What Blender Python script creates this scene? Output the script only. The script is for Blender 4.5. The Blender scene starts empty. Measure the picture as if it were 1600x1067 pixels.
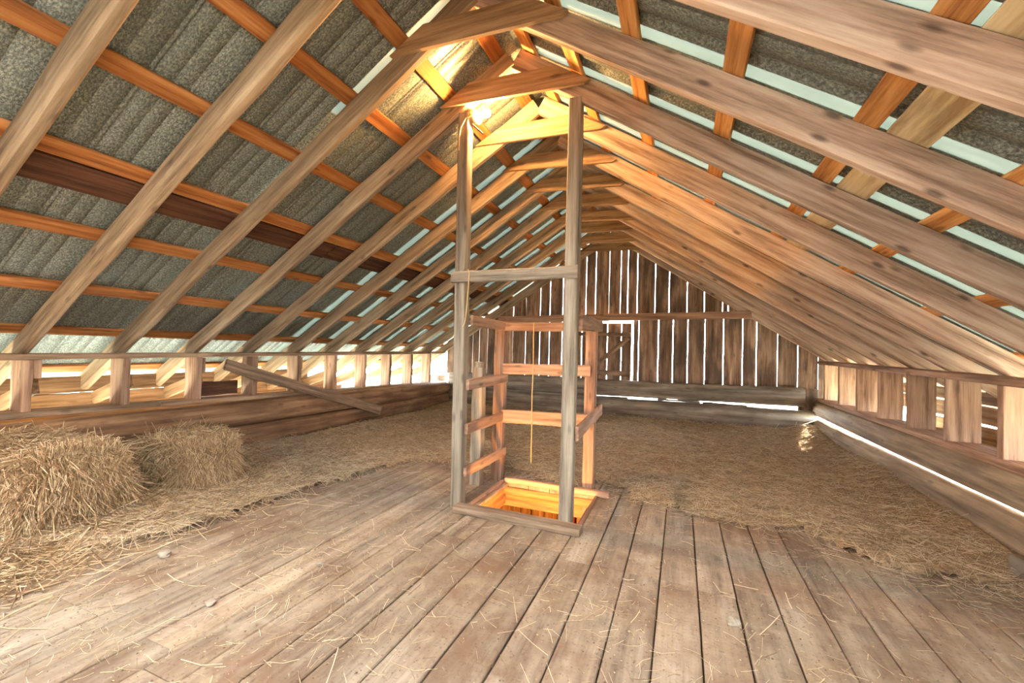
import bpy, bmesh, math, random
import numpy as np
from mathutils import Vector, Matrix

random.seed(11)
rng = np.random.default_rng(11)
SC = bpy.context.scene
COL = SC.collection

# ------------------------------------------------------------------ camera
F_PX, YAW, PITCH, ROLL = 659.8, 0.3816, 0.0208, 0.0279
cam_d = bpy.data.cameras.new('camera')
cam = bpy.data.objects.new('camera', cam_d)
COL.objects.link(cam)
fw = Vector((-math.sin(YAW) * math.cos(PITCH), math.cos(YAW) * math.cos(PITCH), math.sin(PITCH)))
rt = Vector((math.cos(YAW), math.sin(YAW), 0))
up = rt.cross(fw)
r1 = math.cos(ROLL) * rt + math.sin(ROLL) * up
u1 = -math.sin(ROLL) * rt + math.cos(ROLL) * up
m = Matrix.Identity(4)
for i in range(3):
    m[i][0], m[i][1], m[i][2] = r1[i], u1[i], -fw[i]
m[2][3] = 1.18
cam.matrix_world = m
cam_d.sensor_width = 36.0
cam_d.lens = F_PX / 1600 * 36.0
cam_d.clip_start = 0.02
SC.camera = cam

# ------------------------------------------------------------------ sky, sun, exposure
w = bpy.data.worlds.new('sky')
SC.world = w
w.use_nodes = True
bgn = w.node_tree.nodes['Background']
bgn.inputs[0].default_value = (0.86, 0.935, 1.0, 1)
bgn.inputs[1].default_value = 16.0
sun_d = bpy.data.lights.new('sun', 'SUN')
sun_d.energy = 30.0
sun_d.angle = math.radians(0.8)
sun_d.color = (1.0, 0.92, 0.8)
sun = bpy.data.objects.new('sun', sun_d)
COL.objects.link(sun)
sun.rotation_euler = (math.radians(12), math.radians(64), 0)     # low, from the right-hand side
vs = SC.view_settings
vs.view_transform = 'Standard'
try:
    vs.look = 'None'
except Exception:
    pass
vs.gamma = 1.0
vs.use_curve_mapping = False
vs.exposure = 2.32
SC.cycles.use_denoising = True
SC.cycles.max_bounces = 8
SC.cycles.diffuse_bounces = 6
SC.cycles.glossy_bounces = 3
SC.cycles.sample_clamp_indirect = 8.0
SC.cycles.caustics_reflective = False
SC.cycles.caustics_refractive = False


# ------------------------------------------------------------------ materials
def lin(c):
    return tuple(((v / 255) / 12.92 if v / 255 <= 0.04045 else ((v / 255 + 0.055) / 1.055) ** 2.4) for v in c) + (1,)


def new_mat(name):
    mt = bpy.data.materials.new(name)
    mt.use_nodes = True
    nt = mt.node_tree
    b = nt.nodes['Principled BSDF']
    return mt, nt, b


def N(nt, kind, **kw):
    n = nt.nodes.new(kind)
    for k, v in kw.items():
        setattr(n, k, v)
    return n


def ramp(nt, fac, stops):
    r = N(nt, 'ShaderNodeValToRGB')
    els = r.color_ramp.elements
    while len(els) < len(stops):
        els.new(0.5)
    for e, (p, c) in zip(els, stops):
        e.position = p
        e.color = c
    nt.links.new(fac, r.inputs[0])
    return r.outputs[0]


def mix(nt, fac, a, b, mode='MIX'):
    n = N(nt, 'ShaderNodeMix', data_type='RGBA', blend_type=mode)
    for sock, v in ((n.inputs[0], fac), (n.inputs[6], a), (n.inputs[7], b)):
        if hasattr(v, 'links') or isinstance(v, bpy.types.NodeSocket):
            nt.links.new(v, sock)
        else:
            sock.default_value = v
    return n.outputs[2]


def noise(nt, vec, scale, detail=4, rough=0.6):
    n = N(nt, 'ShaderNodeTexNoise')
    n.inputs['Scale'].default_value = scale
    n.inputs['Detail'].default_value = detail
    n.inputs['Roughness'].default_value = rough
    nt.links.new(vec, n.inputs['Vector'])
    return n.outputs['Fac']


def mapping(nt, vec, scale):
    mp = N(nt, 'ShaderNodeMapping')
    mp.inputs['Scale'].default_value = scale
    nt.links.new(vec, mp.inputs['Vector'])
    return mp.outputs[0]


def wood(name, dark, mid, light, stain=None, stain_amt=0.0, knots=0.6, grain=(1.3, 22, 22), vary=0.35, rough=0.8,
         bump=0.25, dust=None):
    """sawn timber, grain along the object's own X axis"""
    mt, nt, b = new_mat(name)
    tc = N(nt, 'ShaderNodeTexCoord')
    oi = N(nt, 'ShaderNodeObjectInfo')
    mul = N(nt, 'ShaderNodeMath', operation='MULTIPLY')
    mul.inputs[1].default_value = 61.0
    nt.links.new(oi.outputs['Random'], mul.inputs[0])
    add = N(nt, 'ShaderNodeVectorMath', operation='ADD')
    nt.links.new(tc.outputs['Object'], add.inputs[0])
    nt.links.new(mul.outputs[0], add.inputs[1])
    v = add.outputs[0]
    g = noise(nt, mapping(nt, v, grain), 1.0, 7, 0.65)
    col = ramp(nt, g, [(0.34, lin([c * 0.9 for c in dark])), (0.5, lin(mid)), (0.66, lin(light))])
    big = noise(nt, mapping(nt, v, (0.9, 5, 5)), 1.0, 3)
    col = mix(nt, ramp(nt, big, [(0.35, (0, 0, 0, 1)), (0.7, (vary, vary, vary, 1))]), col, lin(dark))
    if stain:
        st = noise(nt, mapping(nt, v, (1.1, 3.2, 3.2)), 1.3, 4)
        col = mix(nt, ramp(nt, st, [(0.45, (0, 0, 0, 1)), (0.62, (stain_amt,) * 3 + (1,))]), col, lin(stain))
    if knots:
        vo = N(nt, 'ShaderNodeTexVoronoi')
        vo.inputs['Scale'].default_value = 1.0
        nt.links.new(mapping(nt, v, (3.2, 9.0, 9.0)), vo.inputs['Vector'])
        kf = ramp(nt, vo.outputs['Distance'], [(0.07, (knots,) * 3 + (1,)), (0.17, (0, 0, 0, 1))])
        col = mix(nt, kf, col, lin([c * 0.42 for c in dark]))
    if dust:
        du = noise(nt, tc.outputs['Object'], 3.0, 5, 0.7)
        col = mix(nt, ramp(nt, du, [(0.45, (0, 0, 0, 1)), (0.65, (0.55, 0.55, 0.55, 1))]), col, lin(dust))
    if dust:
        ge = N(nt, 'ShaderNodeNewGeometry')
        d1 = noise(nt, ge.outputs['Position'], 1.7, 6, 0.7)
        col = mix(nt, ramp(nt, d1, [(0.46, (0, 0, 0, 1)), (0.62, (0.75, 0.75, 0.75, 1))]), col, lin((108, 82, 60)))
        d2 = noise(nt, ge.outputs['Position'], 55, 4, 0.7)
        col = mix(nt, ramp(nt, d2, [(0.56, (0, 0, 0, 1)), (0.66, (0.6, 0.6, 0.6, 1))]), col, lin((88, 68, 50)))
        d3 = noise(nt, ge.outputs['Position'], 2.6, 5, 0.65)
        col = mix(nt, ramp(nt, d3, [(0.60, (0, 0, 0, 1)), (0.72, (0.5, 0.5, 0.5, 1))]), col, lin((176, 164, 146)))
    hs = N(nt, 'ShaderNodeHueSaturation')
    mr = N(nt, 'ShaderNodeMapRange')
    mr.inputs['To Min'].default_value = 0.82
    mr.inputs['To Max'].default_value = 1.18
    m2 = N(nt, 'ShaderNodeMath', operation='FRACT')
    m3 = N(nt, 'ShaderNodeMath', operation='MULTIPLY')
    m3.inputs[1].default_value = 7.31
    nt.links.new(oi.outputs['Random'], m3.inputs[0])
    nt.links.new(m3.outputs[0], m2.inputs[0])
    nt.links.new(m2.outputs[0], mr.inputs[0])
    nt.links.new(mr.outputs[0], hs.inputs['Value'])
    nt.links.new(col, hs.inputs['Color'])
    nt.links.new(hs.outputs[0], b.inputs['Base Color'])
    b.inputs['Roughness'].default_value = rough
    b.inputs['Specular IOR Level'].default_value = 0.25
    bp = N(nt, 'ShaderNodeBump')
    bp.inputs['Strength'].default_value = bump
    bp.inputs['Distance'].default_value = 0.01
    nt.links.new(g, bp.inputs['Height'])
    nt.links.new(bp.outputs[0], b.inputs['Normal'])
    return mt


M = {}
M['rafter'] = wood('rafter_timber', (132, 106, 86), (182, 154, 130), (210, 187, 163), knots=0.7)
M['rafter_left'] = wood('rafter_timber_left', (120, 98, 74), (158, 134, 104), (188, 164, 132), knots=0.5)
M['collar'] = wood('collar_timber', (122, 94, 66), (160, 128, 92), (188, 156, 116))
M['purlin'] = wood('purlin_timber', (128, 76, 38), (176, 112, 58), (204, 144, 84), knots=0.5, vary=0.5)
M['purlin_lit'] = wood('purlin_timber_lit', (158, 100, 50), (204, 142, 78), (228, 176, 112), knots=0.5, vary=0.4)  # purlin timber again, lightened so the right slope looks lit
M['darkboard'] = wood('dark_sheathing', (62, 38, 26), (92, 58, 40), (116, 78, 56), knots=0.2)
M['paleboard'] = wood('pale_plywood', (170, 140, 96), (212, 188, 142), (232, 214, 172), knots=0.15, grain=(1.0, 10, 10), vary=0.25)
M['post'] = wood('post_timber', (104, 92, 76), (138, 124, 104), (166, 152, 131), knots=0.5)
M['rail'] = wood('rail_timber', (110, 82, 62), (148, 114, 90), (176, 142, 116), knots=0.5)
M['plate'] = wood('plate_timber', (104, 84, 64), (140, 116, 92), (168, 142, 114), knots=0.4)
M['stud'] = wood('stud_timber', (122, 92, 72), (162, 130, 104), (188, 158, 130), knots=0.35)
M['log'] = wood('hewn_log', (92, 64, 44), (136, 102, 72), (166, 134, 100), stain=(76, 52, 36), stain_amt=0.5, knots=0.4,
                grain=(0.8, 13, 13), bump=0.6)
M['logtan'] = wood('hewn_log_tan', (106, 88, 68), (148, 126, 100), (180, 158, 130), stain=(92, 74, 56), stain_amt=0.45, knots=0.4,
                   grain=(0.8, 13, 13), bump=0.6)
M['loggrey'] = wood('weathered_log', (88, 78, 66), (126, 114, 98), (156, 146, 128), stain=(74, 62, 50), stain_amt=0.5, knots=0.4,
                    grain=(0.8, 13, 13), bump=0.6)
M['gable'] = wood('gable_board', (92, 72, 56), (146, 118, 94), (184, 156, 130), stain=(66, 54, 46), stain_amt=0.7, knots=0.5,
                  grain=(1.2, 16, 16), vary=0.6)
M['siding'] = wood('siding_board', (98, 74, 50), (136, 106, 74), (166, 134, 98), knots=0.3)
M['floor'] = wood('floor_timber', (102, 87, 72), (141, 125, 106), (168, 153, 133), stain=(114, 94, 74), stain_amt=0.6, knots=0.3,
                  grain=(1.1, 16, 16), dust=(158, 140, 114), bump=0.35)
M['below'] = wood('lower_timber', (96, 66, 38), (140, 98, 56), (172, 128, 78), knots=0.3)
M['red'] = wood('red_paint', (120, 24, 16), (150, 34, 22), (170, 48, 32), knots=0)


def galvanised():
    mt, nt, b = new_mat('galvanised_steel')
    tc = N(nt, 'ShaderNodeTexCoord')
    sp = noise(nt, mapping(nt, tc.outputs['Object'], (70, 110, 70)), 1.0, 5, 0.75)
    bigv = noise(nt, mapping(nt, tc.outputs['Object'], (0.8, 2.2, 0.8)), 1.0, 3)
    c = ramp(nt, sp, [(0.40, lin((66, 70, 64))), (0.52, lin((118, 124, 112))), (0.64, lin((170, 172, 158)))])
    c = mix(nt, ramp(nt, bigv, [(0.35, (0, 0, 0, 1)), (0.7, (0.4, 0.4, 0.4, 1))]), c, lin((88, 96, 90)))
    nt.links.new(c, b.inputs['Base Color'])
    b.inputs['Metallic'].default_value = 0.1
    b.inputs['Roughness'].default_value = 0.5
    return mt


M['metal'] = galvanised()


def strip_mat():
    mt, nt, b = new_mat('translucent_strip')
    tr = N(nt, 'ShaderNodeBsdfTranslucent')
    tc = N(nt, 'ShaderNodeTexCoord')
    nz = noise(nt, mapping(nt, tc.outputs['Object'], (3, 30, 3)), 1.0, 4)
    nt.links.new(ramp(nt, nz, [(0.3, (0.0030, 0.0040, 0.0033, 1)), (0.7, (0.0054, 0.0064, 0.0050, 1))]), tr.inputs['Color'])
    ad_ = N(nt, 'ShaderNodeAddShader')
    nt.links.new(b.outputs[0], ad_.inputs[0])
    nt.links.new(tr.outputs[0], ad_.inputs[1])
    b.inputs['Base Color'].default_value = lin((120, 126, 112))
    b.inputs['Roughness'].default_value = 0.6
    nt.links.new(ad_.outputs[0], nt.nodes['Material Output'].inputs['Surface'])
    return mt


M['strip'] = strip_mat()


def straw_mat(name, dark, mid, light):
    mt, nt, b = new_mat(name)
    at = N(nt, 'ShaderNodeAttribute')
    at.attribute_name = 'shade'
    c = ramp(nt, at.outputs['Fac'], [(0.0, lin(dark)), (0.5, lin(mid)), (1.0, lin(light))])
    nt.links.new(c, b.inputs['Base Color'])
    b.inputs['Roughness'].default_value = 0.6
    b.inputs['Specular IOR Level'].default_value = 0.3
    return mt


M['straw'] = straw_mat('straw', (108, 80, 50), (160, 129, 90), (206, 182, 144))
M['chaff'] = straw_mat('chaff', (70, 52, 36), (124, 98, 70), (190, 164, 124))
M['hay'] = straw_mat('hay', (118, 98, 72), (172, 148, 116), (212, 193, 160))


def matted(name, dark, mid, light, sc=60):
    mt, nt, b = new_mat(name)
    tc = N(nt, 'ShaderNodeTexCoord')
    a = noise(nt, mapping(nt, tc.outputs['Object'], (sc, sc * 0.3, sc * 0.5)), 1.0, 5, 0.7)
    a2 = noise(nt, mapping(nt, tc.outputs['Object'], (sc * 0.3, sc, sc * 0.5)), 1.0, 5, 0.7)
    mx = N(nt, 'ShaderNodeMath', operation='MAXIMUM')
    nt.links.new(a, mx.inputs[0])
    nt.links.new(a2, mx.inputs[1])
    c = ramp(nt, mx.outputs[0], [(0.42, lin(dark)), (0.56, lin(mid)), (0.72, lin(light))])
    b2 = noise(nt, tc.outputs['Object'], 1.6, 3)
    c = mix(nt, ramp(nt, b2, [(0.4, (0, 0, 0, 1)), (0.65, (0.45, 0.45, 0.45, 1))]), c, lin(dark))
    nt.links.new(c, b.inputs['Base Color'])
    b.inputs['Roughness'].default_value = 0.9
    b.inputs['Specular IOR Level'].default_value = 0.1
    bp = N(nt, 'ShaderNodeBump')
    bp.inputs['Strength'].default_value = 0.8
    bp.inputs['Distance'].default_value = 0.02
    nt.links.new(mx.outputs[0], bp.inputs['Height'])
    nt.links.new(bp.outputs[0], b.inputs['Normal'])
    return mt


M['bed'] = matted('matted_straw', (122, 102, 78), (178, 155, 122), (214, 195, 162), 70)
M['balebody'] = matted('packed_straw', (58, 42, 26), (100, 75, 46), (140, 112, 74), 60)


def plain(name, c, rough=0.6, emit=None, strength=0):
    mt, nt, b = new_mat(name)
    tc = N(nt, 'ShaderNodeTexCoord')
    nz = noise(nt, tc.outputs['Object'], 30, 3)
    cc = ramp(nt, nz, [(0.3, lin([v * 0.85 for v in c])), (0.7, lin(c))])
    nt.links.new(cc, b.inputs['Base Color'])
    b.inputs['Roughness'].default_value = rough
    if emit:
        b.inputs['Emission Color'].default_value = emit
        b.inputs['Emission Strength'].default_value = strength
    return mt


M['porcelain'] = plain('porcelain', (238, 234, 224), 0.3)
M['brass'] = plain('brass', (170, 130, 70), 0.35)
M['bulb'] = plain('lit_glass', (255, 240, 210), 0.4, (1.0, 0.54, 0.20, 1), 860.0)
M['cord'] = plain('cream_cord', (214, 186, 140), 0.7)
M['twine'] = plain('jute_twine', (188, 156, 104), 0.9)
M['clod'] = plain('dried_clod', (150, 138, 120), 0.95)
M['stone'] = plain('grey_block', (150, 148, 138), 0.9)
M['earth'] = plain('ground_earth', (196, 194, 176), 0.95)


# ------------------------------------------------------------------ builders
def link(name, me, parent=None, mw=None):
    o = bpy.data.objects.new(name, me)
    COL.objects.link(o)
    if parent is not None:
        o.parent = parent
        o.matrix_parent_inverse = Matrix.Translation(-parent.location)
    if mw is not None:
        o.matrix_basis = mw
    return o


def empty(name, loc=(0, 0, 0), **props):
    o = bpy.data.objects.new(name, None)
    COL.objects.link(o)
    o.location = loc
    o.empty_display_size = 0.1
    for k, v in props.items():
        o[k] = v
    return o


def tag(o, label, cat, group=None):
    o['label'] = label
    o['category'] = cat
    if group:
        o['group'] = group
    return o


_cache = {}


def beam_mesh(L, wd, ht, mat, wob=0.004, ch=0.006, seg=6, variant=0):
    key = (round(L, 3), round(wd, 4), round(ht, 4), mat.name, wob, ch, seg, variant)
    if key in _cache:
        return _cache[key]
    rr = random.Random(hash(key[:3]) ^ (variant * 7919))
    a, b = wd / 2, ht / 2
    c = min(ch, a * 0.6, b * 0.6)
    prof = [(a - c, -b), (a, -b + c), (a, b - c), (a - c, b), (-a + c, b), (-a, b - c), (-a, -b + c), (-a + c, -b)]
    vs_, fs = [], []
    for i in range(seg + 1):
        x = L * i / seg
        s = [rr.uniform(-wob, wob) for _ in range(4)]
        for (y, z) in prof:
            vs_.append((x, y + (s[0] if y > 0 else s[1]), z + (s[2] if z > 0 else s[3])))
    for i in range(seg):
        for k in range(8):
            k2 = (k + 1) % 8
            fs.append((i * 8 + k, i * 8 + k2, i * 8 + 8 + k2, i * 8 + 8 + k)[::-1])
    fs.append(tuple(range(8)))
    fs.append(tuple(seg * 8 + k for k in reversed(range(8))))
    me = bpy.data.meshes.new('timber')
    me.from_pydata(vs_, [], fs)
    bm = bmesh.new()
    bm.from_mesh(me)
    bmesh.ops.recalc_face_normals(bm, faces=bm.faces)
    bm.to_mesh(me)
    bm.free()
    me.materials.append(mat)
    _cache[key] = me
    return me


def frame(p0, p1, z_hint):
    """local X from p0 to p1, local Z as near z_hint as possible"""
    p0, p1 = Vector(p0), Vector(p1)
    x = (p1 - p0).normalized()
    zh = Vector(z_hint)
    y = zh.cross(x).normalized()
    z = x.cross(y)
    mw = Matrix.Identity(4)
    for i in range(3):
        mw[i][0], mw[i][1], mw[i][2], mw[i][3] = x[i], y[i], z[i], p0[i]
    return mw, (p1 - p0).length


def beam(name, p0, p1, wd, ht, mat, parent=None, hint=(0, 0, 1), **kw):
    """timber centred on the line p0-p1; wd across, ht along hint"""
    mw, L = frame(p0, p1, hint)
    return link(name, beam_mesh(L, wd, ht, M[mat] if isinstance(mat, str) else mat, **kw), parent, mw)


def box(name, lo, hi, mat, parent=None, axis=None, **kw):
    """axis-aligned timber, grain along its longest side unless told"""
    lo, hi = Vector(lo), Vector(hi)
    d = hi - lo
    c = (lo + hi) / 2
    ax = axis if axis is not None else max(range(3), key=lambda i: d[i])
    if ax == 0:
        p0, p1, wd, ht, hint = (lo.x, c.y, c.z), (hi.x, c.y, c.z), d.y, d.z, (0, 0, 1)
    elif ax == 1:
        p0, p1, wd, ht, hint = (c.x, lo.y, c.z), (c.x, hi.y, c.z), d.x, d.z, (0, 0, 1)
    else:
        p0, p1, wd, ht, hint = (c.x, c.y, lo.z), (c.x, c.y, hi.z), d.x, d.y, (0, 1, 0)
    return beam(name, p0, p1, wd, ht, mat, parent, hint, **kw)


def board_poly(name, pts, y0, y1, mat, parent=None):
    """upright board: outline pts (x, z) from y0 to y1, grain up its own X axis (world Z)"""
    x0 = sum(p[0] for p in pts) / len(pts)
    z0 = min(p[1] for p in pts)
    n = len(pts)
    vs_ = [(z - z0, x - x0, 0) for x, z in pts] + [(z - z0, x - x0, y1 - y0) for x, z in pts]
    fs = [tuple(range(n)), tuple(reversed(range(n, 2 * n)))] + [(i, i + n, (i + 1) % n + n, (i + 1) % n) for i in range(n)]
    me = bpy.data.meshes.new('board')
    me.from_pydata(vs_, [], fs)
    bm = bmesh.new()
    bm.from_mesh(me)
    bmesh.ops.recalc_face_normals(bm, faces=bm.faces)
    bm.to_mesh(me)
    bm.free()
    me.materials.append(M[mat])
    mw = Matrix(((0, 1, 0, x0), (0, 0, 1, y0), (1, 0, 0, z0), (0, 0, 0, 1)))
    return link(name, me, parent, mw)


def mesh_np(name, verts, quads, mat, parent=None, shade=None, smooth=False):
    me = bpy.data.meshes.new(name)
    verts = np.asarray(verts, np.float32)
    quads = np.asarray(quads, np.int32)
    me.vertices.add(len(verts))
    me.vertices.foreach_set('co', verts.ravel())
    me.loops.add(quads.size)
    me.loops.foreach_set('vertex_index', quads.ravel())
    me.polygons.add(len(quads))
    me.polygons.foreach_set('loop_start', np.arange(0, quads.size, 4, dtype=np.int32))
    if smooth:
        me.polygons.foreach_set('use_smooth', np.ones(len(quads), bool))
    me.update(calc_edges=True)
    me.validate()
    if shade is not None:
        at = me.attributes.new('shade', 'FLOAT', 'POINT')
        at.data.foreach_set('value', np.asarray(shade, np.float32))
    me.materials.append(mat)
    return link(name, me, parent)


def stalks(name, P, rad, mat, parent=None, shade=None):
    """P (n, k, 3): polylines -> three-sided stalks"""
    n, k, _ = P.shape
    T = np.gradient(P, axis=1)
    T /= np.linalg.norm(T, axis=2, keepdims=True) + 1e-9
    ref = np.where(np.abs(T[..., 2:3]) > 0.8, np.array([1.0, 0, 0]), np.array([0, 0, 1.0]))
    A = np.cross(T, ref)
    A /= np.linalg.norm(A, axis=2, keepdims=True) + 1e-9
    B = np.cross(T, A)
    V = np.empty((n, k, 3, 3))
    for j in range(3):
        a = 2 * math.pi * j / 3
        V[:, :, j] = P + rad[:, None, None] * (math.cos(a) * A + math.sin(a) * B)
    idx = np.arange(n * k * 3).reshape(n, k, 3)
    Q = []
    for i in range(k - 1):
        for j in range(3):
            j2 = (j + 1) % 3
            Q.append(np.stack([idx[:, i, j], idx[:, i, j2], idx[:, i + 1, j2], idx[:, i + 1, j]], 1))
    if shade is None:
        shade = rng.random(n)
    return mesh_np(name, V.reshape(-1, 3), np.concatenate(Q), mat, parent, np.repeat(shade, k * 3))


def tube(name, pts, rad, mat, parent=None, sides=6):
    P = np.array(pts, float)
    k = len(P)
    T = np.gradient(P, axis=0)
    T /= np.linalg.norm(T, axis=1, keepdims=True)
    A = np.cross(T, np.array([0.31, 0.87, 0.38]))
    A /= np.linalg.norm(A, axis=1, keepdims=True)
    B = np.cross(T, A)
    V = np.array([[P[i] + rad * (math.cos(2 * math.pi * j / sides) * A[i] + math.sin(2 * math.pi * j / sides) * B[i])
                   for j in range(sides)] for i in range(k)])
    idx = np.arange(k * sides).reshape(k, sides)
    Q = [(idx[i, j], idx[i, (j + 1) % sides], idx[i + 1, (j + 1) % sides], idx[i + 1, j]) for i in range(k - 1) for j in range(sides)]
    return mesh_np(name, V.reshape(-1, 3), Q, mat, parent, smooth=True)


def lathe(name, prof, axis_o, axis_d, mat, parent=None, n=20):
    """prof: (distance along axis, radius)"""
    d = Vector(axis_d).normalized()
    a = d.orthogonal().normalized()
    b = d.cross(a)
    o = Vector(axis_o)
    V = [o + d * t + r * (math.cos(2 * math.pi * j / n) * a + math.sin(2 * math.pi * j / n) * b) for t, r in prof for j in range(n)]
    Q = [(i * n + j, i * n + (j + 1) % n, (i + 1) * n + (j + 1) % n, (i + 1) * n + j) for i in range(len(prof) - 1) for j in range(n)]
    return mesh_np(name, [tuple(v) for v in V], Q, mat, parent, smooth=True)


# ------------------------------------------------------------------ dimensions
XR, XL = 1.942, -4.559           # inner faces of the knee walls
X0, Z0, MR, ML = -1.1835, 3.2405, 0.651, 0.6288   # ridge and roof pitches at the rafters' lower edge
Y0, S = 0.976, 0.6104            # rafter frames
DV = 0.18                        # vertical depth of a rafter
YE = 7.70                        # gable boards


def zr(x):
    return Z0 - MR * (x - X0)


def zl(x):
    return Z0 - ML * (X0 - x)


def under(x):
    return zr(x) if x > X0 else zl(x)


# ------------------------------------------------------------------ floor
floor = empty('floor', kind='structure')
HX0, HX1, HY0, HY1 = -1.41, -0.636, 2.80, 3.50     # hatch opening
joints = [-4.62, -4.43, -4.24, -4.04, -3.85, -3.65, -3.45, -3.26, -3.07, -2.87, -2.67, -2.48, -2.29, -2.147, -1.96, -1.78, -1.60, -1.41,
          -1.22, -1.03, -0.835, -0.636, -0.446, -0.264, -0.082, 0.098, 0.273, 0.451, 0.631, 0.806, 0.985, 1.165, 1.345, 1.52, 1.70, 1.90]
for a, b in zip(joints[:-1], joints[1:]):
    cuts = [-0.9]
    if a < -1.7:
        cuts.append(random.choice([0.95, 1.05, 2.42, 2.9]))
    else:
        cuts.append(random.choice([2.36, 2.38, 2.45]))
    if a > HX0 - 0.05 and b < HX1 + 0.05:
        cuts += [HY0 - 0.02, HY1 + 0.02]
        cuts = sorted(cuts)
    cuts.append(random.choice([4.6, 5.2, 5.9]))
    cuts.append(7.62)
    for y0, y1 in zip(cuts[:-1], cuts[1:]):
        if a > HX0 - 0.05 and b < HX1 + 0.05 and y0 >= HY0 - 0.1 and y1 <= HY1 + 0.1:
            continue
        g = random.uniform(0.002, 0.0045)
        dz = random.uniform(-0.003, 0.001)
        box('floor_board', (a + g, y0 + 0.002, -0.032 + dz), (b - g, y1 - 0.002, dz), 'floor', floor, axis=1,
            wob=0.0012, ch=0.004, seg=4, variant=random.randrange(3))

for n_, lo, hi in (('light_block_sheet', (-4.62, -0.9, -0.052), (HX0 - 0.03, 7.62, -0.038)), ('light_block_sheet', (HX1 + 0.03, -0.9, -0.052), (1.9, 7.62, -0.038)),
                   ('light_block_sheet', (HX0 - 0.03, -0.9, -0.052), (HX1 + 0.03, HY0 - 0.02, -0.038)), ('light_block_sheet', (HX0 - 0.03, HY1 + 0.02, -0.052), (HX1 + 0.03, 7.62, -0.038))):
    box(n_, lo, hi, 'darkboard', floor, axis=1, seg=3)  # unseen dark sheets added under the boards to stop light through the gaps
# joists and the storey below, seen through the hatch
for yj in (0.2, 1.0, 1.7, 2.4, 4.3, 5.0, 5.7, 6.4, 7.1):
    beam('floor_joist', (-4.6, yj, -0.13), (1.95, yj, -0.13), 0.07, 0.18, 'below', floor, seg=8)
box('header_plank', (-1.46, 3.515, -0.105), (-0.58, 3.54, -0.036), 'below', floor, seg=4)
box('floor_joist', (-4.6, 3.60, -0.235), (1.9, 3.67, -0.130), 'below', floor, seg=8)
for xj in (-1.475, -0.575):
    beam('floor_trimmer', (xj, 2.44, -0.12), (xj, 3.54, -0.12), 0.06, 0.16, 'below', floor, seg=3)
lower = empty('wall_below', kind='structure')
k = 0
x = -2.9
while x < 1.2:
    wd = random.uniform(0.10, 0.16)
    box('lower_board', (x, 4.62 + random.uniform(0, 0.02), -2.4), (x + wd - 0.012, 4.66, -0.24), 'below' if not (k in (13,)) else 'red', lower, seg=3)
    x += wd
    k += 1
box('lower_beam', (-2.9, 4.46, -0.42), (1.2, 4.60, -0.26), 'below', lower)
for n_, lo, hi in (('lower_side', (-2.98, 1.2, -2.4), (-2.9, 4.8, -0.24)), ('lower_side', (1.2, 1.2, -2.4), (1.28, 4.8, -0.24)),
                   ('lower_front', (-2.98, 1.12, -2.4), (1.28, 1.2, -0.24)), ('lower_back', (-2.98, 4.72, -2.4), (1.28, 4.8, -0.24)),
                   ('lower_floor', (-3.0, 1.1, -2.48), (1.3, 4.8, -2.4))):
    box(n_, lo, hi, 'below', lower, seg=2)
lamp_d = bpy.data.lights.new('lower_lamp', 'POINT')
lamp_d.energy = 75
lamp_d.color = (1.0, 0.50, 0.13)
lamp_d.shadow_soft_size = 0.05
lamp_o = bpy.data.objects.new('lower_lamp', lamp_d)
COL.objects.link(lamp_o)
lamp_o.location = (-1.12, 2.56, -0.62)

# ------------------------------------------------------------------ ground outside
gm = mesh_np('ground', [(-40, -40, -2.6), (40, -40, -2.6), (40, 40, -2.6), (-40, 40, -2.6)], [(0, 1, 2, 3)], M['earth'])
gm['kind'] = 'structure'

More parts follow.
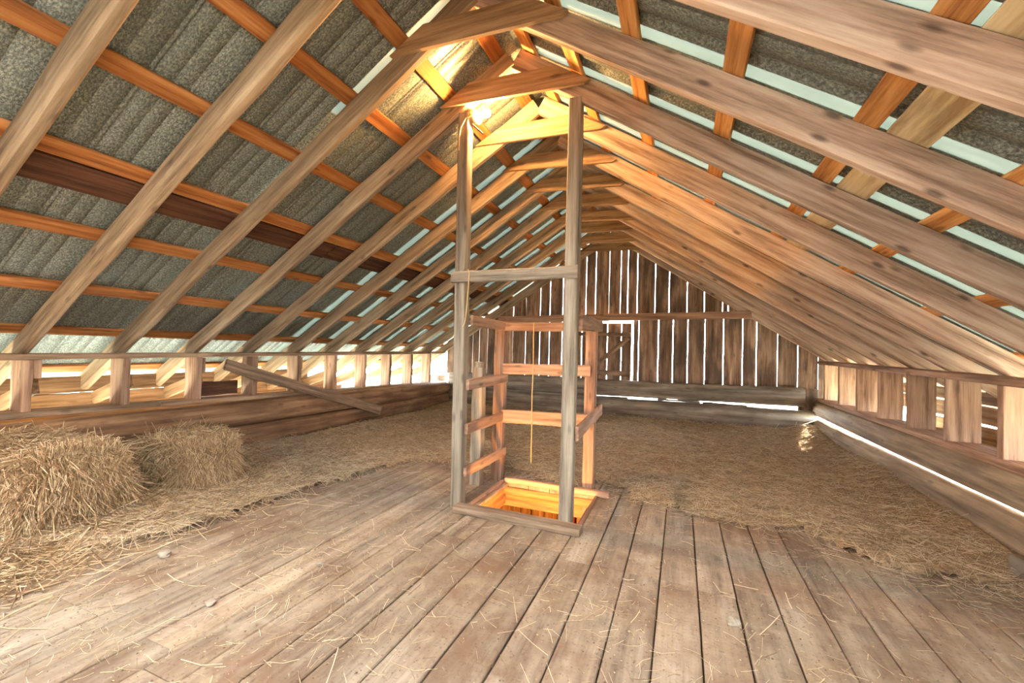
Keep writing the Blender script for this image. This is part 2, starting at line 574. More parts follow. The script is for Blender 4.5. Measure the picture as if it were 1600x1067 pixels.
# ------------------------------------------------------------------ roof (ceiling): rafters, collars, purlins, sheets
ceiling = empty('ceiling', kind='structure')
nR = Vector((MR, 0, 1)).normalized()
nL = Vector((-ML, 0, 1)).normalized()
dR = DV * nR.z
dL = DV * nL.z
TH = 0.058
XT_R, XT_L = 2.78, -5.28
for j in range(-2, 12):
    y = Y0 + S * j + TH / 2
    jz = random.uniform(-0.008, 0.008)
    yy = y + random.uniform(-0.006, 0.006)
    o = nR * (dR / 2)
    beam('rafter', Vector((X0 - 0.02, yy, zr(X0 - 0.02) + jz)) + o, Vector((XT_R, yy, zr(XT_R) + jz)) + o, TH, dR, 'rafter', ceiling,
         hint=nR, wob=0.003, ch=0.006, seg=10, variant=j % 4)
    jz = random.uniform(-0.008, 0.008)
    o = nL * (dL / 2)
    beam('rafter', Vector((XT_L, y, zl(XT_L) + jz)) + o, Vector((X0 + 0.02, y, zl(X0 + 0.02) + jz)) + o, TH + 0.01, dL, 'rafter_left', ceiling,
         hint=nL, wob=0.006, ch=0.016, seg=12, variant=j % 4)
    # collar tie nailed to the near faces, ends cut along the roof slope
    zb0, zb1 = 3.035 + random.uniform(-0.015, 0.02), 2.99 + random.uniform(-0.01, 0.03)
    h = 0.135
    pts = [(-1.77, zb0), (-0.64, zb1), (-0.60, zb1 + 0.02), (-0.86, zb1 + h + 0.03), (-1.52, zb0 + h)]
    pts = [(px, min(pz, under(px) + DV - 0.01)) for px, pz in pts]
    x0c = -1.19
    n = len(pts)
    ya, yb = y - TH / 2 - 0.034, y - TH / 2 - 0.008
    V = [(px - x0c, ya - ya, pz - 3.0) for px, pz in pts] + [(px - x0c, yb - ya, pz - 3.0) for px, pz in pts]
    Fs = [tuple(range(n)), tuple(reversed(range(n, 2 * n)))] + [(i, i + n, (i + 1) % n + n, (i + 1) % n) for i in range(n)]
    me = bpy.data.meshes.new('collar')
    me.from_pydata(V, [], Fs)
    bm = bmesh.new()
    bm.from_mesh(me)
    bmesh.ops.recalc_face_normals(bm, faces=bm.faces)
    bm.to_mesh(me)
    bm.free()
    me.materials.append(M['collar'])
    link('collar_tie', me, ceiling, Matrix.Translation((x0c, ya, 3.0)))

PT = 0.026                       # purlin thickness
YA, YB = -0.55, 7.95


def purlin(name, xc, wd, side, mat, y0=YA, y1=YB, t=PT, lift=0.0):
    nrm = nR if side > 0 else nL
    z = (zr(xc) if side > 0 else zl(xc)) + DV + lift
    c = Vector((xc, 0, z)) + nrm * (t / 2)
    return beam(name, c + Vector((0, y0, 0)), c + Vector((0, y1, 0)), wd, t, mat, ceiling, hint=nrm, seg=12, wob=0.003, ch=0.003,
                variant=int(abs(xc) * 100) % 5)


for xc in (-1.30, -1.68, -2.10, -2.605, -3.13, -3.65, -4.175, -4.67, -5.2):
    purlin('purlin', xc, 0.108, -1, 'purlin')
purlin('sheathing_board', -3.275, 0.20, -1, 'darkboard', y1=3.2)
purlin('sheathing_board', -3.275, 0.20, -1, 'darkboard', y0=3.22)
for xc in (-1.06, -0.705, -0.277, 0.202, 0.712, 1.19, 1.70, 2.2, 2.7):
    purlin('purlin', xc, 0.105, 1, 'purlin_lit')
purlin('sheathing_board', 0.852, 0.165, 1, 'paleboard', y0=-0.5, y1=2.9)
purlin('sheathing_board', 0.852, 0.165, 1, 'paleboard', y0=2.92, y1=6.0)


def slope_mesh(name, prof, side, mat, x_in=None, x_out=None):
    """profile (y, height) swept down one roof slope"""
    nrm = nR if side > 0 else nL
    fz = zr if side > 0 else zl
    xo = x_out if x_out is not None else (2.9 if side > 0 else -5.42)
    xs = [x_in if x_in is not None else X0, xo]
    V = []
    for xx in xs:
        base = Vector((xx, 0, fz(xx) + DV)) + nrm * (PT + 0.003)
        if xx == X0:
            base = Vector((X0, 0, fz(xx) + DV + 0.035))
        for yy, hh in prof:
            p = base + nrm * hh
            V.append((p.x, yy, p.z))
    n = len(prof)
    Q = [(a, a + 1, n + a + 1, n + a) for a in range(n - 1)]
    return mesh_np(name, V, Q, mat, ceiling)


def groove(p, y, w_, h_):
    e = 0.003
    return p + [(y - w_ / 2, 0), (y - w_ / 2 + e, h_), (y + w_ / 2 - e, h_), (y + w_ / 2, 0)]


GAPS = set(range(2, 13))
for j in range(-2, 12):
    ya, yb = Y0 + S * j, Y0 + S * (j + 1)
    for sd in (1, -1):
        strip = sd > 0 or j + 1 >= 5 or j + 1 == 2
        s0 = ya + 0.045 if (sd > 0 or j >= 5 or j == 2) else ya + 0.004
        s1 = yb - (0.045 if sd > 0 else 0.05 if j != 1 else 0.022) if strip else yb + 0.004
        if j == -2:
            s0 = YA
        p = [(s0, 0)]
        if sd > 0:
            for y_, w_, h_ in ((ya + 0.115, 0.010, 0.008), (ya + 0.20, 0.010, 0.008), (ya + 0.285, 0.010, 0.008), (ya + 0.37, 0.012, 0.010)):
                p = groove(p, y_, w_, h_)
            p += [(yb - 0.145, 0), (yb - 0.125, 0.025), (yb - 0.080, 0.025), (yb - 0.060, 0.0)]
        else:
            for y_, w_, h_ in ((ya + 0.10, 0.007, 0.0035), (ya + 0.20, 0.007, 0.0035), (ya + 0.305, 0.010, 0.009), (ya + 0.330, 0.010, 0.009), (ya + 0.42, 0.007, 0.0035),
                               (ya + 0.50, 0.007, 0.0035)):
                p = groove(p, y_, w_, h_)
        p.append((s1, 0))
        slope_mesh('roof_sheet', p, sd, M['metal'])
        if strip and j < 11:
            slope_mesh('translucent_strip', [(s1 - 0.006, 0.0025), (yb + 0.046, 0.0025), (yb + 0.050, -0.002)], sd, M['strip'],
                       x_out=None if sd > 0 or j + 1 != 2 else -2.25)
            if sd < 0 and j + 1 == 2:
                slope_mesh('roof_sheet', [(s1 - 0.004, 0.004), (yb + 0.049, 0.004)], sd, M['metal'], x_in=-2.24)

rz = Z0 + DV + PT + 0.06
mesh_np('ridge_cap', [(X0 - 0.22, YA, zl(X0 - 0.22) + DV + 0.075), (X0, YA, rz + 0.03), (X0 + 0.22, YA, zr(X0 + 0.22) + DV + 0.075),
                      (X0 - 0.22, YB, zl(X0 - 0.22) + DV + 0.075), (X0, YB, rz + 0.03), (X0 + 0.22, YB, zr(X0 + 0.22) + DV + 0.075)],
        [(0, 1, 4, 3), (1, 2, 5, 4)], M['metal'], ceiling)

# ------------------------------------------------------------------ log walls
def log(name, p0, p1, wd, ht, mat, parent, seed=0, wob=0.012, flat=3.2, seg=22, bulge=None):
    """hewn log: superellipse section, wavering along its length"""
    mw, L = frame(p0, p1, (0, 0, 1))
    rr = random.Random(seed)
    n = 16
    ph = [rr.uniform(0, 6.28) for _ in range(6)]
    V = []
    for i in range(seg + 1):
        t = i / seg
        x = L * t
        oy = wob * math.sin(5.1 * t + ph[0]) + wob * 0.6 * math.sin(13 * t + ph[1])
        oz = wob * 0.8 * math.sin(6.3 * t + ph[2])
        sc = 1 + 0.03 * math.sin(9 * t + ph[3])
        for k in range(n):
            a = 2 * math.pi * (k + 0.5) / n
            ca, sa = math.cos(a), math.sin(a)
            y = math.copysign(abs(ca) ** (2 / flat), ca) * wd / 2 * sc
            z = math.copysign(abs(sa) ** (2 / flat), sa) * ht / 2 * sc
            j = 1 + rr.uniform(-0.018, 0.018)
            V.append((x, y * j + oy, z * j + oz))
    Q = [(i * n + k, i * n + (k + 1) % n, (i + 1) * n + (k + 1) % n, (i + 1) * n + k) for i in range(seg) for k in range(n)]
    me = bpy.data.meshes.new('log')
    Fs = Q + [tuple(reversed(range(n))), tuple(seg * n + k for k in range(n))]
    me.from_pydata(V, [], Fs)
    bm = bmesh.new()
    bm.from_mesh(me)
    bmesh.ops.recalc_face_normals(bm, faces=bm.faces)
    bm.to_mesh(me)
    bm.free()
    me.polygons.foreach_set('use_smooth', [True] * len(me.polygons))
    me.materials.append(M[mat])
    return link(name, me, parent, mw)


wl = empty('wall_left', kind='structure')
log('log', (-4.53, -0.9, 0.145), (-4.53, 7.9, 0.13), 0.30, 0.27, 'log', wl, 3)
log('log', (-4.53, -0.9, 0.430), (-4.53, 7.9, 0.370), 0.30, 0.265, 'log', wl, 4, wob=0.007)


def lerp(a, b, t):
    return a + (b - a) * t


def zt(y, za, zb, ya=3.0, yb=7.7):
    return lerp(za, zb, (y - ya) / (yb - ya))


# left plates: the lower one on the logs, the upper one under the rafters
def zLb(y): return zt(y, 0.588, 0.500)
def zLt(y): return zt(y, 1.066, 1.118)
def zRb(y): return zt(y, 0.560, 0.588, 3.5, 7.7)
def zRt(y): return zt(y, 1.086, 1.150, 3.5, 7.7)


def plate(name, xin, side, fz, th, wd, y0, y1, parent, mat='plate'):
    xc = xin - side * (-wd / 2) if side > 0 else xin - wd / 2
    return beam(name, (xc, y0, fz(y0) - th / 2), (xc, y1, fz(y1) - th / 2), wd, th, mat, parent, seg=8, wob=0.003)


for y0, y1 in ((-0.9, 2.48), (2.49, 7.66)):
    plate('sill_plate', XL + 0.02, -1, zLb, 0.045, 0.22, y0, y1, wl)
for y0, y1 in ((-0.9, 1.0), (1.01, 3.02), (3.03, 7.66)):
    plate('top_plate', XL + 0.01, -1, zLt, 0.045, 0.21, y0, y1, wl)
for n_ in range(-3, 10):
    y = 1.578 + S * n_
    box('stud', (XL - 0.198, y, zLb(y)), (XL, y + 0.055, zLt(y) - 0.045), 'stud', wl, axis=2, seg=3, wob=0.004, variant=n_ % 3)
    # lean-to rafter nailed beside every stud, dropping outwards
    beam('outrigger', (-4.66, y + 0.10, 0.80), (-5.22, y + 0.10, 0.615), 0.04, 0.12, 'siding', wl, seg=2, variant=n_ % 3)
    if n_ % 2 == 0:
        box('nailing_block', (XL - 0.12, y + 0.056, 0.86), (XL - 0.06, y + 0.12, 1.01), 'stud', wl, seg=2)
# outer boards under the eave with daylight between them
for z0, z1, ya, yb in ((0.30, 0.53, -0.9, 0.62), (0.54, 0.80, -0.9, 0.66), (0.30, 0.425, 0.66, 7.9), (0.42, 0.545, 0.66, 5.5), (0.54, 0.675, 0.68, 5.4), (0.67, 0.825, 0.68, 4.8)):
    beam('siding_board', (-5.25, ya, (z0 + z1) / 2 + random.uniform(-0.01, 0.01)), (-5.25, yb, (z0 + z1) / 2 + random.uniform(-0.01, 0.01)),
         0.024, z1 - z0, 'siding', wl, seg=8)
for k in range(1):
    box('eave_board', (-5.24 + k * 0.155, -0.9, 0.31 + 0.002 * k), (-5.24 + k * 0.155 + 0.148, 7.8, 0.335 + 0.002 * k), 'siding', wl, axis=1, seg=6)
box('spacer_board', (-4.80, 2.86, 0.585), (-4.775, 3.38, 0.745), 'darkboard', wl)

wk = empty('wall_back', kind='structure')          # behind the camera: plank gable
for k in range(26):
    xa = -4.7 + k * 0.262
    zlo = -0.05
    xb = xa + 0.25
    tp = [(xb, under(xb) + DV), (xa, under(xa) + DV)]
    if min(tp[0][1], tp[1][1]) > zlo + 0.05:
        board_poly('back_board', [(xa, zlo), (xb, zlo)] + tp, -0.925, -0.90, 'gable', wk)

wr = empty('wall_right', kind='structure')
log('log', (1.945, -0.9, 0.118), (1.93, 7.9, 0.128), 0.17, 0.285, 'logtan', wr, 5, wob=0.005, flat=2.6)
log('log', (1.945, -0.9, 0.385), (1.94, 7.9, 0.422), 0.15, 0.225, 'logtan', wr, 6, wob=0.004)
plate('sill_plate', XR - 0.03, 1, zRb, 0.05, 0.24, -0.9, 7.66, wr, 'rail')
plate('top_plate', XR - 0.03, 1, zRt, 0.05, 0.23, -0.9, 7.66, wr, 'rail')
for n_ in range(-7, 6):
    y = 4.350 + S * n_
    box('stud', (XR, y, zRb(y)), (XR + 0.20, y + 0.055, zRt(y) - 0.05), 'stud', wr, axis=2, seg=3, wob=0.003, variant=n_ % 3)
for z0, z1 in ((0.30, 0.47), (0.48, 0.63), (0.645, 0.80), (0.815, 0.93)):
    a = random.uniform(-0.008, 0.008)
    beam('siding_board', (2.47, -0.9, (z0 + z1) / 2), (2.47, 3.1, (z0 + z1) / 2), 0.024, z1 - z0, 'siding', wr, seg=6)
    beam('siding_board', (2.47, 3.7, (z0 + z1) / 2 + a), (2.47, 5.9 if z0 < 0.6 else 7.9, (z0 + z1) / 2 - a), 0.024, z1 - z0, 'siding', wr, seg=8)
for k in range(2):
    box('eave_board', (2.16 + k * 0.155, -0.9, 0.50), (2.16 + k * 0.155 + 0.148, 7.8 if k == 0 else 5.6, 0.522), 'siding', wr, axis=1, seg=6)

wf = empty('wall_far', kind='structure')
log('log', (-4.4, 7.66, 0.195), (1.9, 7.66, 0.195), 0.22, 0.385, 'loggrey', wf, 7, wob=0.008, flat=5)
log('log', (-4.4, 7.64, 0.555), (1.74, 7.64, 0.587), 0.22, 0.285, 'loggrey', wf, 8, wob=0.007, flat=6)
for xa, xb, zc, hc in ((-4.4, -1.95, 0.405, 0.06), (-1.9, -0.85, 0.400, 0.035), (-0.36, 0.30, 0.412, 0.030), (0.34, 0.98, 0.404, 0.030)):
    box('chinking', (xa, 7.60, zc - hc / 2), (xb, 7.66, zc + hc / 2), 'loggrey', wf, axis=0, seg=6, wob=0.008)
low = [-4.55, -4.36, -4.15, -3.95, -3.80, -3.618, -3.36, -3.078, -2.811, -2.524, -2.333, -2.084, -1.86]
low2 = [-0.70, -0.371, -0.134, 0.098, 0.362, 0.639, 0.916, 1.114, 1.403, 1.675, 1.942]


def gable_board(xa, xb, z0, z1, name='gable_board', par=None, ya=YE):
    g = random.uniform(0.003, 0.0065)
    xa2, xb2 = xa + g, xb - g
    top = []
    xs = [xb2, xa2] if not (xa2 < X0 < xb2) else [xb2, X0, xa2]
    for xx in xs:
        top.append((xx, min(z1, under(xx) + DV + 0.02)))
    lean = random.uniform(-0.003, 0.003)
    pts = [(xa2 + lean, z0), (xb2 + lean, z0)] + top
    if max(p[1] for p in top) - z0 < 0.05:
        return
    dy = random.uniform(0, 0.012)
    board_poly(name, pts, ya + dy, ya + dy + 0.022, 'gable', par or wf)


for lst in (low, low2):
    for a, b in zip(lst[:-1], lst[1:]):
        gable_board(a, b, 0.66, 1.83)
gable_board(-0.79, -0.70, 0.66, 1.83)
gable_board(1.68, 1.945, 0.36, 0.72)
for a, b in ((1.935, 2.16), (2.17, 2.40), (2.41, 2.62), (-4.80, -4.56), (-5.04, -4.81)):
    gable_board(a, b, 0.30 if a > 0 else 0.35, 9 if a > 0 else 0.62)
upx = [-3.4, -3.078, -2.811, -2.524, -2.333, -2.084, -1.86, -1.648, -1.471, -1.228, -1.025, -0.903, -0.739, -0.439, -0.210, 0.075, 0.341, 0.619, 0.70, 0.93, 1.15]
for a, b in zip(upx[:-1], upx[1:]):
    gable_board(a, b, 1.82, 9)
beam('cross_beam', (-3.35, 7.62, 1.775), (1.02, 7.62, 1.85), 0.09, 0.125, 'rail', wf, seg=8)

door = empty('door_1', kind='structure')
dx = [-1.86, -1.707, -1.46, -1.242, -0.995, -0.815]
for a, b in zip(dx[:-1], dx[1:]):
    g = 0.006
    board_poly('door_board', [(a + g, 0.70), (b - g, 0.70), (b - g, 1.715), (a + g, 1.715)], YE + 0.005, YE + 0.027, 'gable', door)
box('door_rail', (-1.86, YE - 0.03, 1.475), (-0.83, YE + 0.004, 1.55), 'gable', door)
box('door_rail', (-1.86, YE - 0.03, 0.775), (-0.82, YE + 0.004, 0.87), 'gable', door)
beam('door_brace', (-1.50, YE - 0.018, 0.90), (-0.87, YE - 0.018, 1.45), 0.03, 0.085, 'gable', door, hint=(-0.66, 0, 0.75), seg=4)

# ------------------------------------------------------------------ the ladder hatch
hatch = empty('hatch_frame', (-1.02, 2.80, 0.0))
tag(hatch, 'tall timber ladder frame of posts and rails standing round the open floor hatch', 'hatch frame')
P_ = lambda n_, lo, hi, mat='post', **kw: box(n_, lo, hi, mat, hatch, **kw)
beam('post', (-1.545, 2.8425, -0.10), (-1.577, 2.8425, 2.985), 0.088, 0.085, 'post', hatch, hint=(0, 1, 0), seg=10, wob=0.002)
P_('post', (-0.752, 2.802, -0.02), (-0.662, 2.885, 2.93), axis=2, seg=10, wob=0.002)
P_('post', (-1.590, 3.53, -0.15), (-1.490, 3.62, 1.37), axis=2, seg=6, wob=0.002, mat='rail')
P_('post', (-0.752, 3.54, -0.15), (-0.662, 3.63, 1.37), axis=2, seg=6, wob=0.002, mat='rail')
mp = P_('post', (-1.700, 3.32, -0.15), (-1.600, 3.40, 1.02), axis=2, seg=6, wob=0.002)
# rough broken top of the short post
mpt = beam('post_top', (-1.655, 3.36, 1.015), (-1.650, 3.36, 1.07), 0.06, 0.06, 'post', mp, hint=(0, 1, 0), seg=2)
mpt.parent = hatch
mpt.matrix_parent_inverse = Matrix.Translation(-hatch.location)
beam('crossbar', (-1.625, 2.785, 1.718), (-0.655, 2.785, 1.722), 0.026, 0.085, 'post', hatch, seg=6)
beam('rail', (-1.49, 3.52, 1.392), (-0.66, 3.52, 1.396), 0.028, 0.078, 'rail', hatch, seg=5)
beam('rail', (-1.487, 2.87, 1.398), (-1.487, 3.60, 1.398), 0.025, 0.078, 'rail', hatch, seg=4)
beam('rail', (-0.648, 2.87, 1.388), (-0.648, 3.68, 1.408), 0.028, 0.10, 'rail', hatch, seg=4)
beam('rail', (-1.49, 3.517, 1.015), (-0.70, 3.52, 1.025), 0.026, 0.095, 'rail', hatch, seg=5)
beam('rail', (-1.49, 3.517, 0.588), (-0.70, 3.52, 0.603), 0.026, 0.115, 'rail', hatch, seg=5)
for za, zb in ((0.908, 0.925), (0.578, 0.583), (0.258, 0.255)):
    beam('ladder_rung', (-1.487, 2.83, za), (-1.487, 3.60, zb), 0.024, 0.082, 'rail', hatch, seg=4)
beam('rail', (-0.648, 2.83, 0.627), (-0.648, 3.74, 0.686), 0.026, 0.10, 'rail', hatch, seg=4)
beam('kerb', (-1.505, 2.745, 0.025), (-0.58, 2.735, 0.024), 0.10, 0.052, 'plate', hatch, seg=6, wob=0.004)
beam('kerb', (-1.44, 3.535, 0.022), (-0.52, 3.505, 0.026), 0.05, 0.05, 'rail', hatch, seg=5)
beam('kerb', (-1.455, 2.80, -0.005), (-1.455, 3.52, -0.005), 0.04, 0.05, 'rail', hatch, seg=4)
beam('kerb', (-0.62, 2.80, 0.0), (-0.62, 3.50, 0.0), 0.03, 0.03, 'rail', hatch, seg=4)

# ------------------------------------------------------------------ bulb on the tall post
lampt = empty('light_bulb', (-1.47, 2.83, 2.89))
tag(lampt, 'lit bare bulb in white porcelain holder at the top of the tall post', 'light bulb')
ad = Vector((0.97, -0.20, 0.03)).normalized()
bo = Vector((-1.470, 2.848, 2.958))
lathe('holder', [(-0.028, 0.0), (-0.028, 0.05), (-0.016, 0.056), (-0.006, 0.050), (0.004, 0.026), (0.024, 0.022), (0.026, 0.0)], bo, ad, M['porcelain'], lampt)
lathe('bulb', [(0.022, 0.0), (0.024, 0.013), (0.036, 0.014), (0.050, 0.020), (0.064, 0.028), (0.079, 0.031), (0.094, 0.027), (0.105, 0.016), (0.109, 0.0)],
      bo, ad, M['bulb'], lampt)
beam('bracket', (-1.498, 2.815, 2.885), (-1.41, 2.815, 2.80), 0.02, 0.012, 'darkboard', lampt, hint=(0.6, 0, 0.8), seg=2)
cd = tube('power_cord', [(-1.500, 2.79, 2.94), (-1.545, 2.785, 2.925), (-1.582, 2.782, 2.86), (-1.597, 2.785, 2.79), (-1.603, 2.80, 2.70), (-1.600, 2.83, 2.62), (-1.598, 2.85, 2.3),
                          (-1.60, 2.86, 1.9)], 0.0045, M['cord'])
tag(cd, 'cream cable curving from the bulb down the tall post', 'cable')
t1 = tube('hanging_twine', [(-1.20, 3.500, 1.43), (-1.203, 3.498, 1.30), (-1.197, 3.497, 1.05), (-1.20, 3.495, 0.80), (-1.196, 3.496, 0.55), (-1.193, 3.495, 0.21)], 0.005, M['twine'])
tag(t1, 'long pale twine hanging from back top rail into the hatch frame', 'twine')
t2 = tube('twine_loop', [(-1.478, 2.765, 1.77), (-1.465, 2.765, 1.74), (-1.472, 2.766, 1.62), (-1.478, 2.768, 1.50), (-1.486, 2.772, 1.42), (-1.50, 2.78, 1.37), (-1.515, 2.78, 1.345)],
          0.0045, M['twine'])
tag(t2, 'short frayed twine tied over the front crossbar beside left post', 'twine')

# ------------------------------------------------------------------ loose plank leaning on the left wall
pk = beam('leaning_plank', (-4.47, 3.02, 0.945), (-4.27, 5.30, 0.20), 0.028, 0.125, 'plate', None, hint=(0, 0.3, 0.95), seg=8, wob=0.004)
tag(pk, 'loose brown plank sloping down across the left wall studs and logs', 'plank')
wb = box('wood_block', (1.70, 3.06, 0.0), (1.86, 3.22, 0.135), 'loggrey', None, seg=2, axis=1)
tag(wb, 'grey wood block end at foot of the right log wall', 'block')


# ------------------------------------------------------------------ straw bed on the floor
def ss(a, b, x):
    t = np.clip((x - a) / (b - a), 0, 1)
    return t * t * (3 - 2 * t)


_g = rng.random((64, 64))


def vnoise(x, y, s):
    x = x * s + 17.3
    y = y * s + 9.1
    xi, yi = np.floor(x).astype(int), np.floor(y).astype(int)
    fx, fy = x - xi, y - yi
    fx, fy = fx * fx * (3 - 2 * fx), fy * fy * (3 - 2 * fy)
    g = lambda a, b: _g[a % 64, b % 64]
    return (g(xi, yi) * (1 - fx) + g(xi + 1, yi) * fx) * (1 - fy) + (g(xi, yi + 1) * (1 - fx) + g(xi + 1, yi + 1) * fx) * fy


ex = [-4.7, -3.6, -3.2, -2.95, -2.8, -2.75, -2.6, -2.5, -1.9, -1.45, -0.55, -0.3, 0.0, 0.43, 0.72, 1.15, 1.52, 1.7, 2.2]
ey = [0.7, 0.85, 1.05, 1.25, 1.60, 2.7, 3.4, 3.85, 3.85, 3.72, 3.62, 3.50, 3.42, 3.42, 3.20, 3.05, 2.95, 2.85, 2.8]


def cover(x, y):
    e = np.interp(x, ex, ey) + (vnoise(x, y, 2.3) - 0.5) * 0.5 + (vnoise(x, y, 7) - 0.5) * 0.25
    return ss(-0.12, 0.35, y - e)


def height(x, y):
    c = cover(x, y)
    c = c * ss(0.40, 0.80, c)
    h = c * (0.012 + 0.03 * vnoise(x, y, 1.7) + 0.018 * vnoise(x, y, 6))
    h += ss(1.35, 1.85, x) * ss(3.0, 4.2, y) * c * 0.09 * (0.4 + vnoise(x, y, 1.1))
    h += ss(-4.0, -4.4, x) * c * 0.02
    h += ss(6.4, 7.5, y) * 0.05
    return h


nx, ny = 150, 170
gx = np.linspace(-4.37, 1.845, nx)
gy = np.linspace(0.75, 7.52, ny)
GX, GY = np.meshgrid(gx, gy)
CV = cover(GX, GY)
HH = height(GX, GY) + rng.normal(0, 0.003, GX.shape) + 0.001
V = np.stack([GX, GY, np.maximum(HH, 0.0015)], -1).reshape(-1, 3)
Q = []
ok = (CV > 0.42)
inh = (GX > -1.60) & (GX < -0.50) & (GY > 2.6) & (GY < 3.56)
for i in range(ny - 1):
    for j in range(nx - 1):
        if ok[i, j] and ok[i, j + 1] and ok[i + 1, j] and ok[i + 1, j + 1] and not inh[i:i + 2, j:j + 2].any():
            Q.append((i * nx + j, i * nx + j + 1, (i + 1) * nx + j + 1, (i + 1) * nx + j))
bed = mesh_np('straw_bed', V, Q, M['bed'], None, smooth=True)
bed['kind'] = 'stuff'
tag(bed, 'thin bed of trampled straw covering the rear floor boards', 'straw')


def scatter(n, weight, zf):
    """points drawn in the room with density weight(x, y)"""
    out = []
    got = 0
    while got < n:
        x = rng.uniform(-4.35, 1.8, n)
        y = 0.6 + 6.9 * rng.random(n) ** 1.5
        keep = rng.random(n) < weight(x, y)
        keep &= ~((x > -1.46) & (x < -0.60) & (y > 2.66) & (y < 3.54))
        out.append(np.stack([x, y], 1)[keep])
        got += keep.sum()
    return np.concatenate(out)[:n]


def lay(n, weight, lmin, lmax, rmin, rmax, tilt, name, mat, lift=0.003):
    p = scatter(n, weight, None)
    L = rng.uniform(lmin, lmax, n)
    a = rng.uniform(0, 2 * math.pi, n)
    d = np.stack([np.cos(a), np.sin(a)], 1)
    cv = rng.normal(0, 0.09, n)[:, None] * L[:, None]
    perp = np.stack([-d[:, 1], d[:, 0]], 1)
    P = np.zeros((n, 3, 3))
    tl = rng.normal(0, tilt, n)
    for k, t in enumerate((-0.5, 0.0, 0.5)):
        q = p + d * (L * t)[:, None] + perp * cv * (0.25 - t * t) * 2
        P[:, k, :2] = q
        P[:, k, 2] = height(q[:, 0], q[:, 1]) + lift + np.maximum(0, rng.exponential(0.004, n)) + np.maximum(0, tl * t * L)
    # keep off the hatch opening
    bad = ((P[:, :, 0] > -1.5) & (P[:, :, 0] < -0.56) & (P[:, :, 1] > 2.70) & (P[:, :, 1] < 3.56)).any(1) | (P[:, :, 0] < -4.4).any(1) | (P[:, :, 0] > 1.86).any(1)
    P = P[~bad]
    R = rng.uniform(rmin, rmax, n)[~bad]
    return stalks(name, P, R, mat)


o = lay(42000, lambda x, y: np.clip(cover(x, y) * 0.9 + 0.01, 0, 1), 0.05, 0.20, 0.0010, 0.0021, 0.25, 'bed_stalks', M['hay'])
o['kind'] = 'stuff'
o.parent = bed
# coarser straw shed around the bales
o = lay(5200, lambda x, y: np.exp(-((np.maximum(0, x + 3.3) / 0.38) ** 2 + (np.maximum(0, np.abs(y - 1.75) - 0.8) / 0.45) ** 2)), 0.10, 0.34,
        0.0016, 0.0030, 0.2, 'loose_straw', M['straw'])
o['kind'] = 'stuff'
tag(o, 'loose long straw shed on the floor around the two bales', 'straw')
# thin litter over the bare boards
o = lay(5200, lambda x, y: 0.10 + 0.9 * vnoise(x, y, 3) ** 3 * (y < 4) + 0.6 * (np.abs(cover(x, y) - 0.25) < 0.24), 0.012, 0.10, 0.0006, 0.0013, 0.1, 'straw_litter', M['hay'], lift=0.001)
o['kind'] = 'stuff'
tag(o, 'thin scatter of straw bits on the bare front boards', 'straw')
# chaff and crumbs
nc = 9000
p = scatter(nc, lambda x, y: (y < 4) * (0.12 + np.clip(vnoise(x, y, 2.2) * 1.5 - 0.5, 0, 1) ** 2), None)
s = rng.uniform(0.0015, 0.005, nc)
u = np.array([(1, 0, 0), (0, 1, 0), (-1, 0, 0), (0, -1, 0), (0, 0, 0.7), (0, 0, -0.3)])
Vc = p[:, None, :]
Vc = np.concatenate([Vc, np.zeros((nc, 1, 1))], 2) + u[None] * s[:, None, None] * rng.uniform(0.6, 1.4, (nc, 6, 1))
base = (np.arange(nc) * 6)[:, None]
Qc = np.concatenate([base + np.array([[0, 1, 4, 4]]), base + np.array([[1, 2, 4, 4]]), base + np.array([[2, 3, 4, 4]]), base + np.array([[3, 0, 4, 4]])])
me = bpy.data.meshes.new('chaff')
me.from_pydata(Vc.reshape(-1, 3).tolist(), [], Qc[:, :3].tolist())
at = me.attributes.new('shade', 'FLOAT', 'POINT')
at.data.foreach_set('value', np.repeat(rng.random(nc), 6).astype(np.float32))
me.materials.append(M['chaff'])
o = link('chaff', me)
o['kind'] = 'stuff'
tag(o, 'fine chaff and crumbs strewn over the front floor boards', 'chaff')


def clod(x, y, r, label, seed):
    bm = bmesh.new()
    bmesh.ops.create_icosphere(bm, subdivisions=2, radius=r)
    rr = random.Random(seed)
    for v in bm.verts:
        v.co *= 1 + rr.uniform(-0.28, 0.28)
        v.co.z *= 0.62
    me = bpy.data.meshes.new('clod')
    bm.to_mesh(me)
    bm.free()
    me.materials.append(M['clod'])
    o = link('clod', me, None, Matrix.Translation((x, y, r * 0.5)))
    tag(o, label, 'clod', 'clods on the floor boards')


clod(0.233, 2.128, 0.026, 'pale clod lying alone on the boards right of centre', 1)
clod(-2.60, 1.47, 0.030, 'grey crumbly clod on the boards in front of nearer bale', 2)
clod(-1.94, 1.29, 0.020, 'small grey clod on the boards at lower left', 3)
clod(-1.776, 1.753, 0.019, 'small pale clod on the boards midway between bales and hatch', 4)


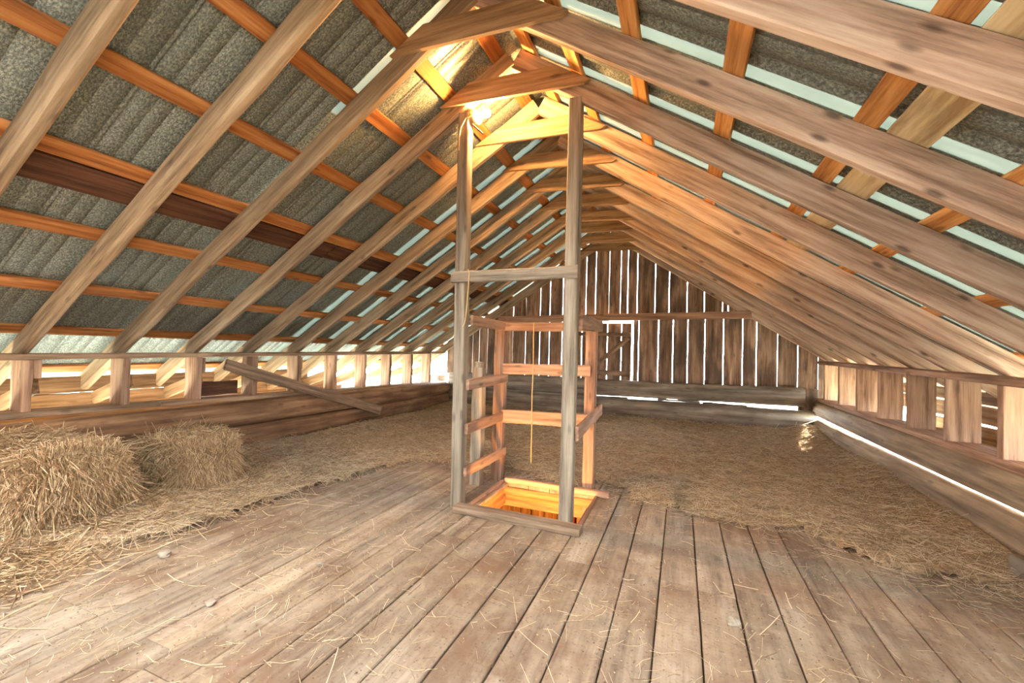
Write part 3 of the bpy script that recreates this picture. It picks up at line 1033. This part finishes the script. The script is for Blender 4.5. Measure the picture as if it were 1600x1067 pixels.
# ------------------------------------------------------------------ bales
def bale(cx, cy, cz, lx, ly, lz, rot, label, seed, nst):
    r = np.random.default_rng(seed)
    root = empty('straw_bale', (cx, cy, 0.0))
    tag(root, label, 'bale', 'straw bales by the left wall')
    bm = bmesh.new()
    bmesh.ops.create_cube(bm, size=1.0)
    bmesh.ops.subdivide_edges(bm, edges=bm.edges[:], cuts=9, use_grid_fill=True)
    rr = random.Random(seed)
    ph = [rr.uniform(0, 6) for _ in range(6)]

    def shape(q):
        q = np.asarray(q, float)
        c = np.clip(q, -0.5, 0.5) * 2
        # rounded box
        e = np.abs(c) ** 5
        s_ = (e.sum(-1, keepdims=True)) ** (-0.2)
        s_ = np.minimum(s_ * np.max(np.abs(c), -1, keepdims=True), 1)
        q = q * np.where(np.isfinite(s_), s_, 1)
        x, y, z = q[..., 0] * lx, q[..., 1] * ly, q[..., 2] * lz
        bul = 0.025 * np.sin(9 * x + ph[0]) * np.cos(8 * z + ph[1])
        y = y + np.sign(y) * bul * (np.abs(q[..., 1]) > 0.3)
        z = z + (0.022 * np.sin(7 * x + ph[2]) + 0.018 * np.sin(11 * y + ph[3]) - 0.03 * np.clip(q[..., 0], -0.5, 0.5)) * (q[..., 2] > 0)
        return np.stack([x, y, z], -1)

    for v in bm.verts:
        t = shape(np.array(v.co))
        v.co = t + r.normal(0, 0.006, 3)
    ca, sa = math.cos(rot), math.sin(rot)
    RM = np.array([[ca, -sa, 0], [sa, ca, 0], [0, 0, 1]])
    for v in bm.verts:
        v.co = RM @ np.array(v.co) + np.array([cx, cy, cz])
        v.co.z = max(v.co.z, 0.004)
    me = bpy.data.meshes.new('bale_body')
    bm.to_mesh(me)
    bm.free()
    me.polygons.foreach_set('use_smooth', [True] * len(me.polygons))
    me.materials.append(M['balebody'])
    link('bale_body', me, root)
    # straw on the top, the sides and hanging down the end
    pols, rads = [], []

    def add(n, fixed, val, dirf, lmin, lmax, out, sag):
        q = r.uniform(-0.5, 0.5, (n, 3))
        q[:, fixed] = val
        p0 = shape(q)
        nrm = np.zeros(3)
        nrm[fixed] = np.sign(val)
        d = dirf(n)
        d /= np.linalg.norm(d, axis=1, keepdims=True)
        L = r.uniform(lmin, lmax, n)[:, None]
        P = np.zeros((n, 4, 3))
        off = r.uniform(-0.3, 1.0, n)[:, None] * out
        for k, t in enumerate((-0.4, 0.0, 0.35, 0.7)):
            P[:, k] = p0 + d * L * t + nrm * (0.004 + off * (0.25 + (t + 0.4) ** 2)) - np.array([0, 0, 1.0]) * (sag * L * max(t, 0) ** 2)
        pols.append(P)
        rads.append(r.uniform(0.0014, 0.0027, n))

    nn = int(nst)
    add(int(nn * 0.36), 2, 0.5, lambda n: np.stack([r.normal(0, 1, n), r.normal(0, 0.8, n), r.normal(0, 0.15, n)], 1), 0.10, 0.30, 0.03, 0.35)
    add(int(nn * 0.34), 0, 0.5, lambda n: np.stack([r.normal(0.05, 0.2, n), r.normal(0, 0.45, n), -np.abs(r.normal(0.9, 0.3, n))], 1), 0.12, 0.34, 0.06, 0.0)
    add(int(nn * 0.24), 1, -0.5, lambda n: np.stack([r.normal(0, 0.7, n), r.normal(0, 0.15, n), r.normal(-0.5, 0.6, n)], 1), 0.10, 0.28, 0.035, 0.1)
    add(int(nn * 0.06), 1, 0.5, lambda n: np.stack([r.normal(0, 0.7, n), r.normal(0, 0.15, n), r.normal(-0.5, 0.6, n)], 1), 0.10, 0.28, 0.03, 0.1)
    P = np.concatenate(pols)
    P = P @ RM.T + np.array([cx, cy, cz])
    P[..., 2] = np.maximum(P[..., 2], 0.008 + 0.02 * r.random(P.shape[:2]))
    P[..., 0] = np.maximum(P[..., 0], -4.37)
    o = stalks('straw_stalks', P, np.concatenate(rads), M['straw'], root)
    o['kind'] = 'stuff'
    return root


bale(-3.93, 1.47, 0.235, 0.88, 0.54, 0.47, math.radians(4), 'nearer straw bale, loose and shaggy, at the left frame edge', 21, 9500)
bale(-3.915, 2.36, 0.185, 0.86, 0.42, 0.37, math.radians(-12), 'farther straw bale, lower and squarer, tight against the left log wall', 22, 8000)
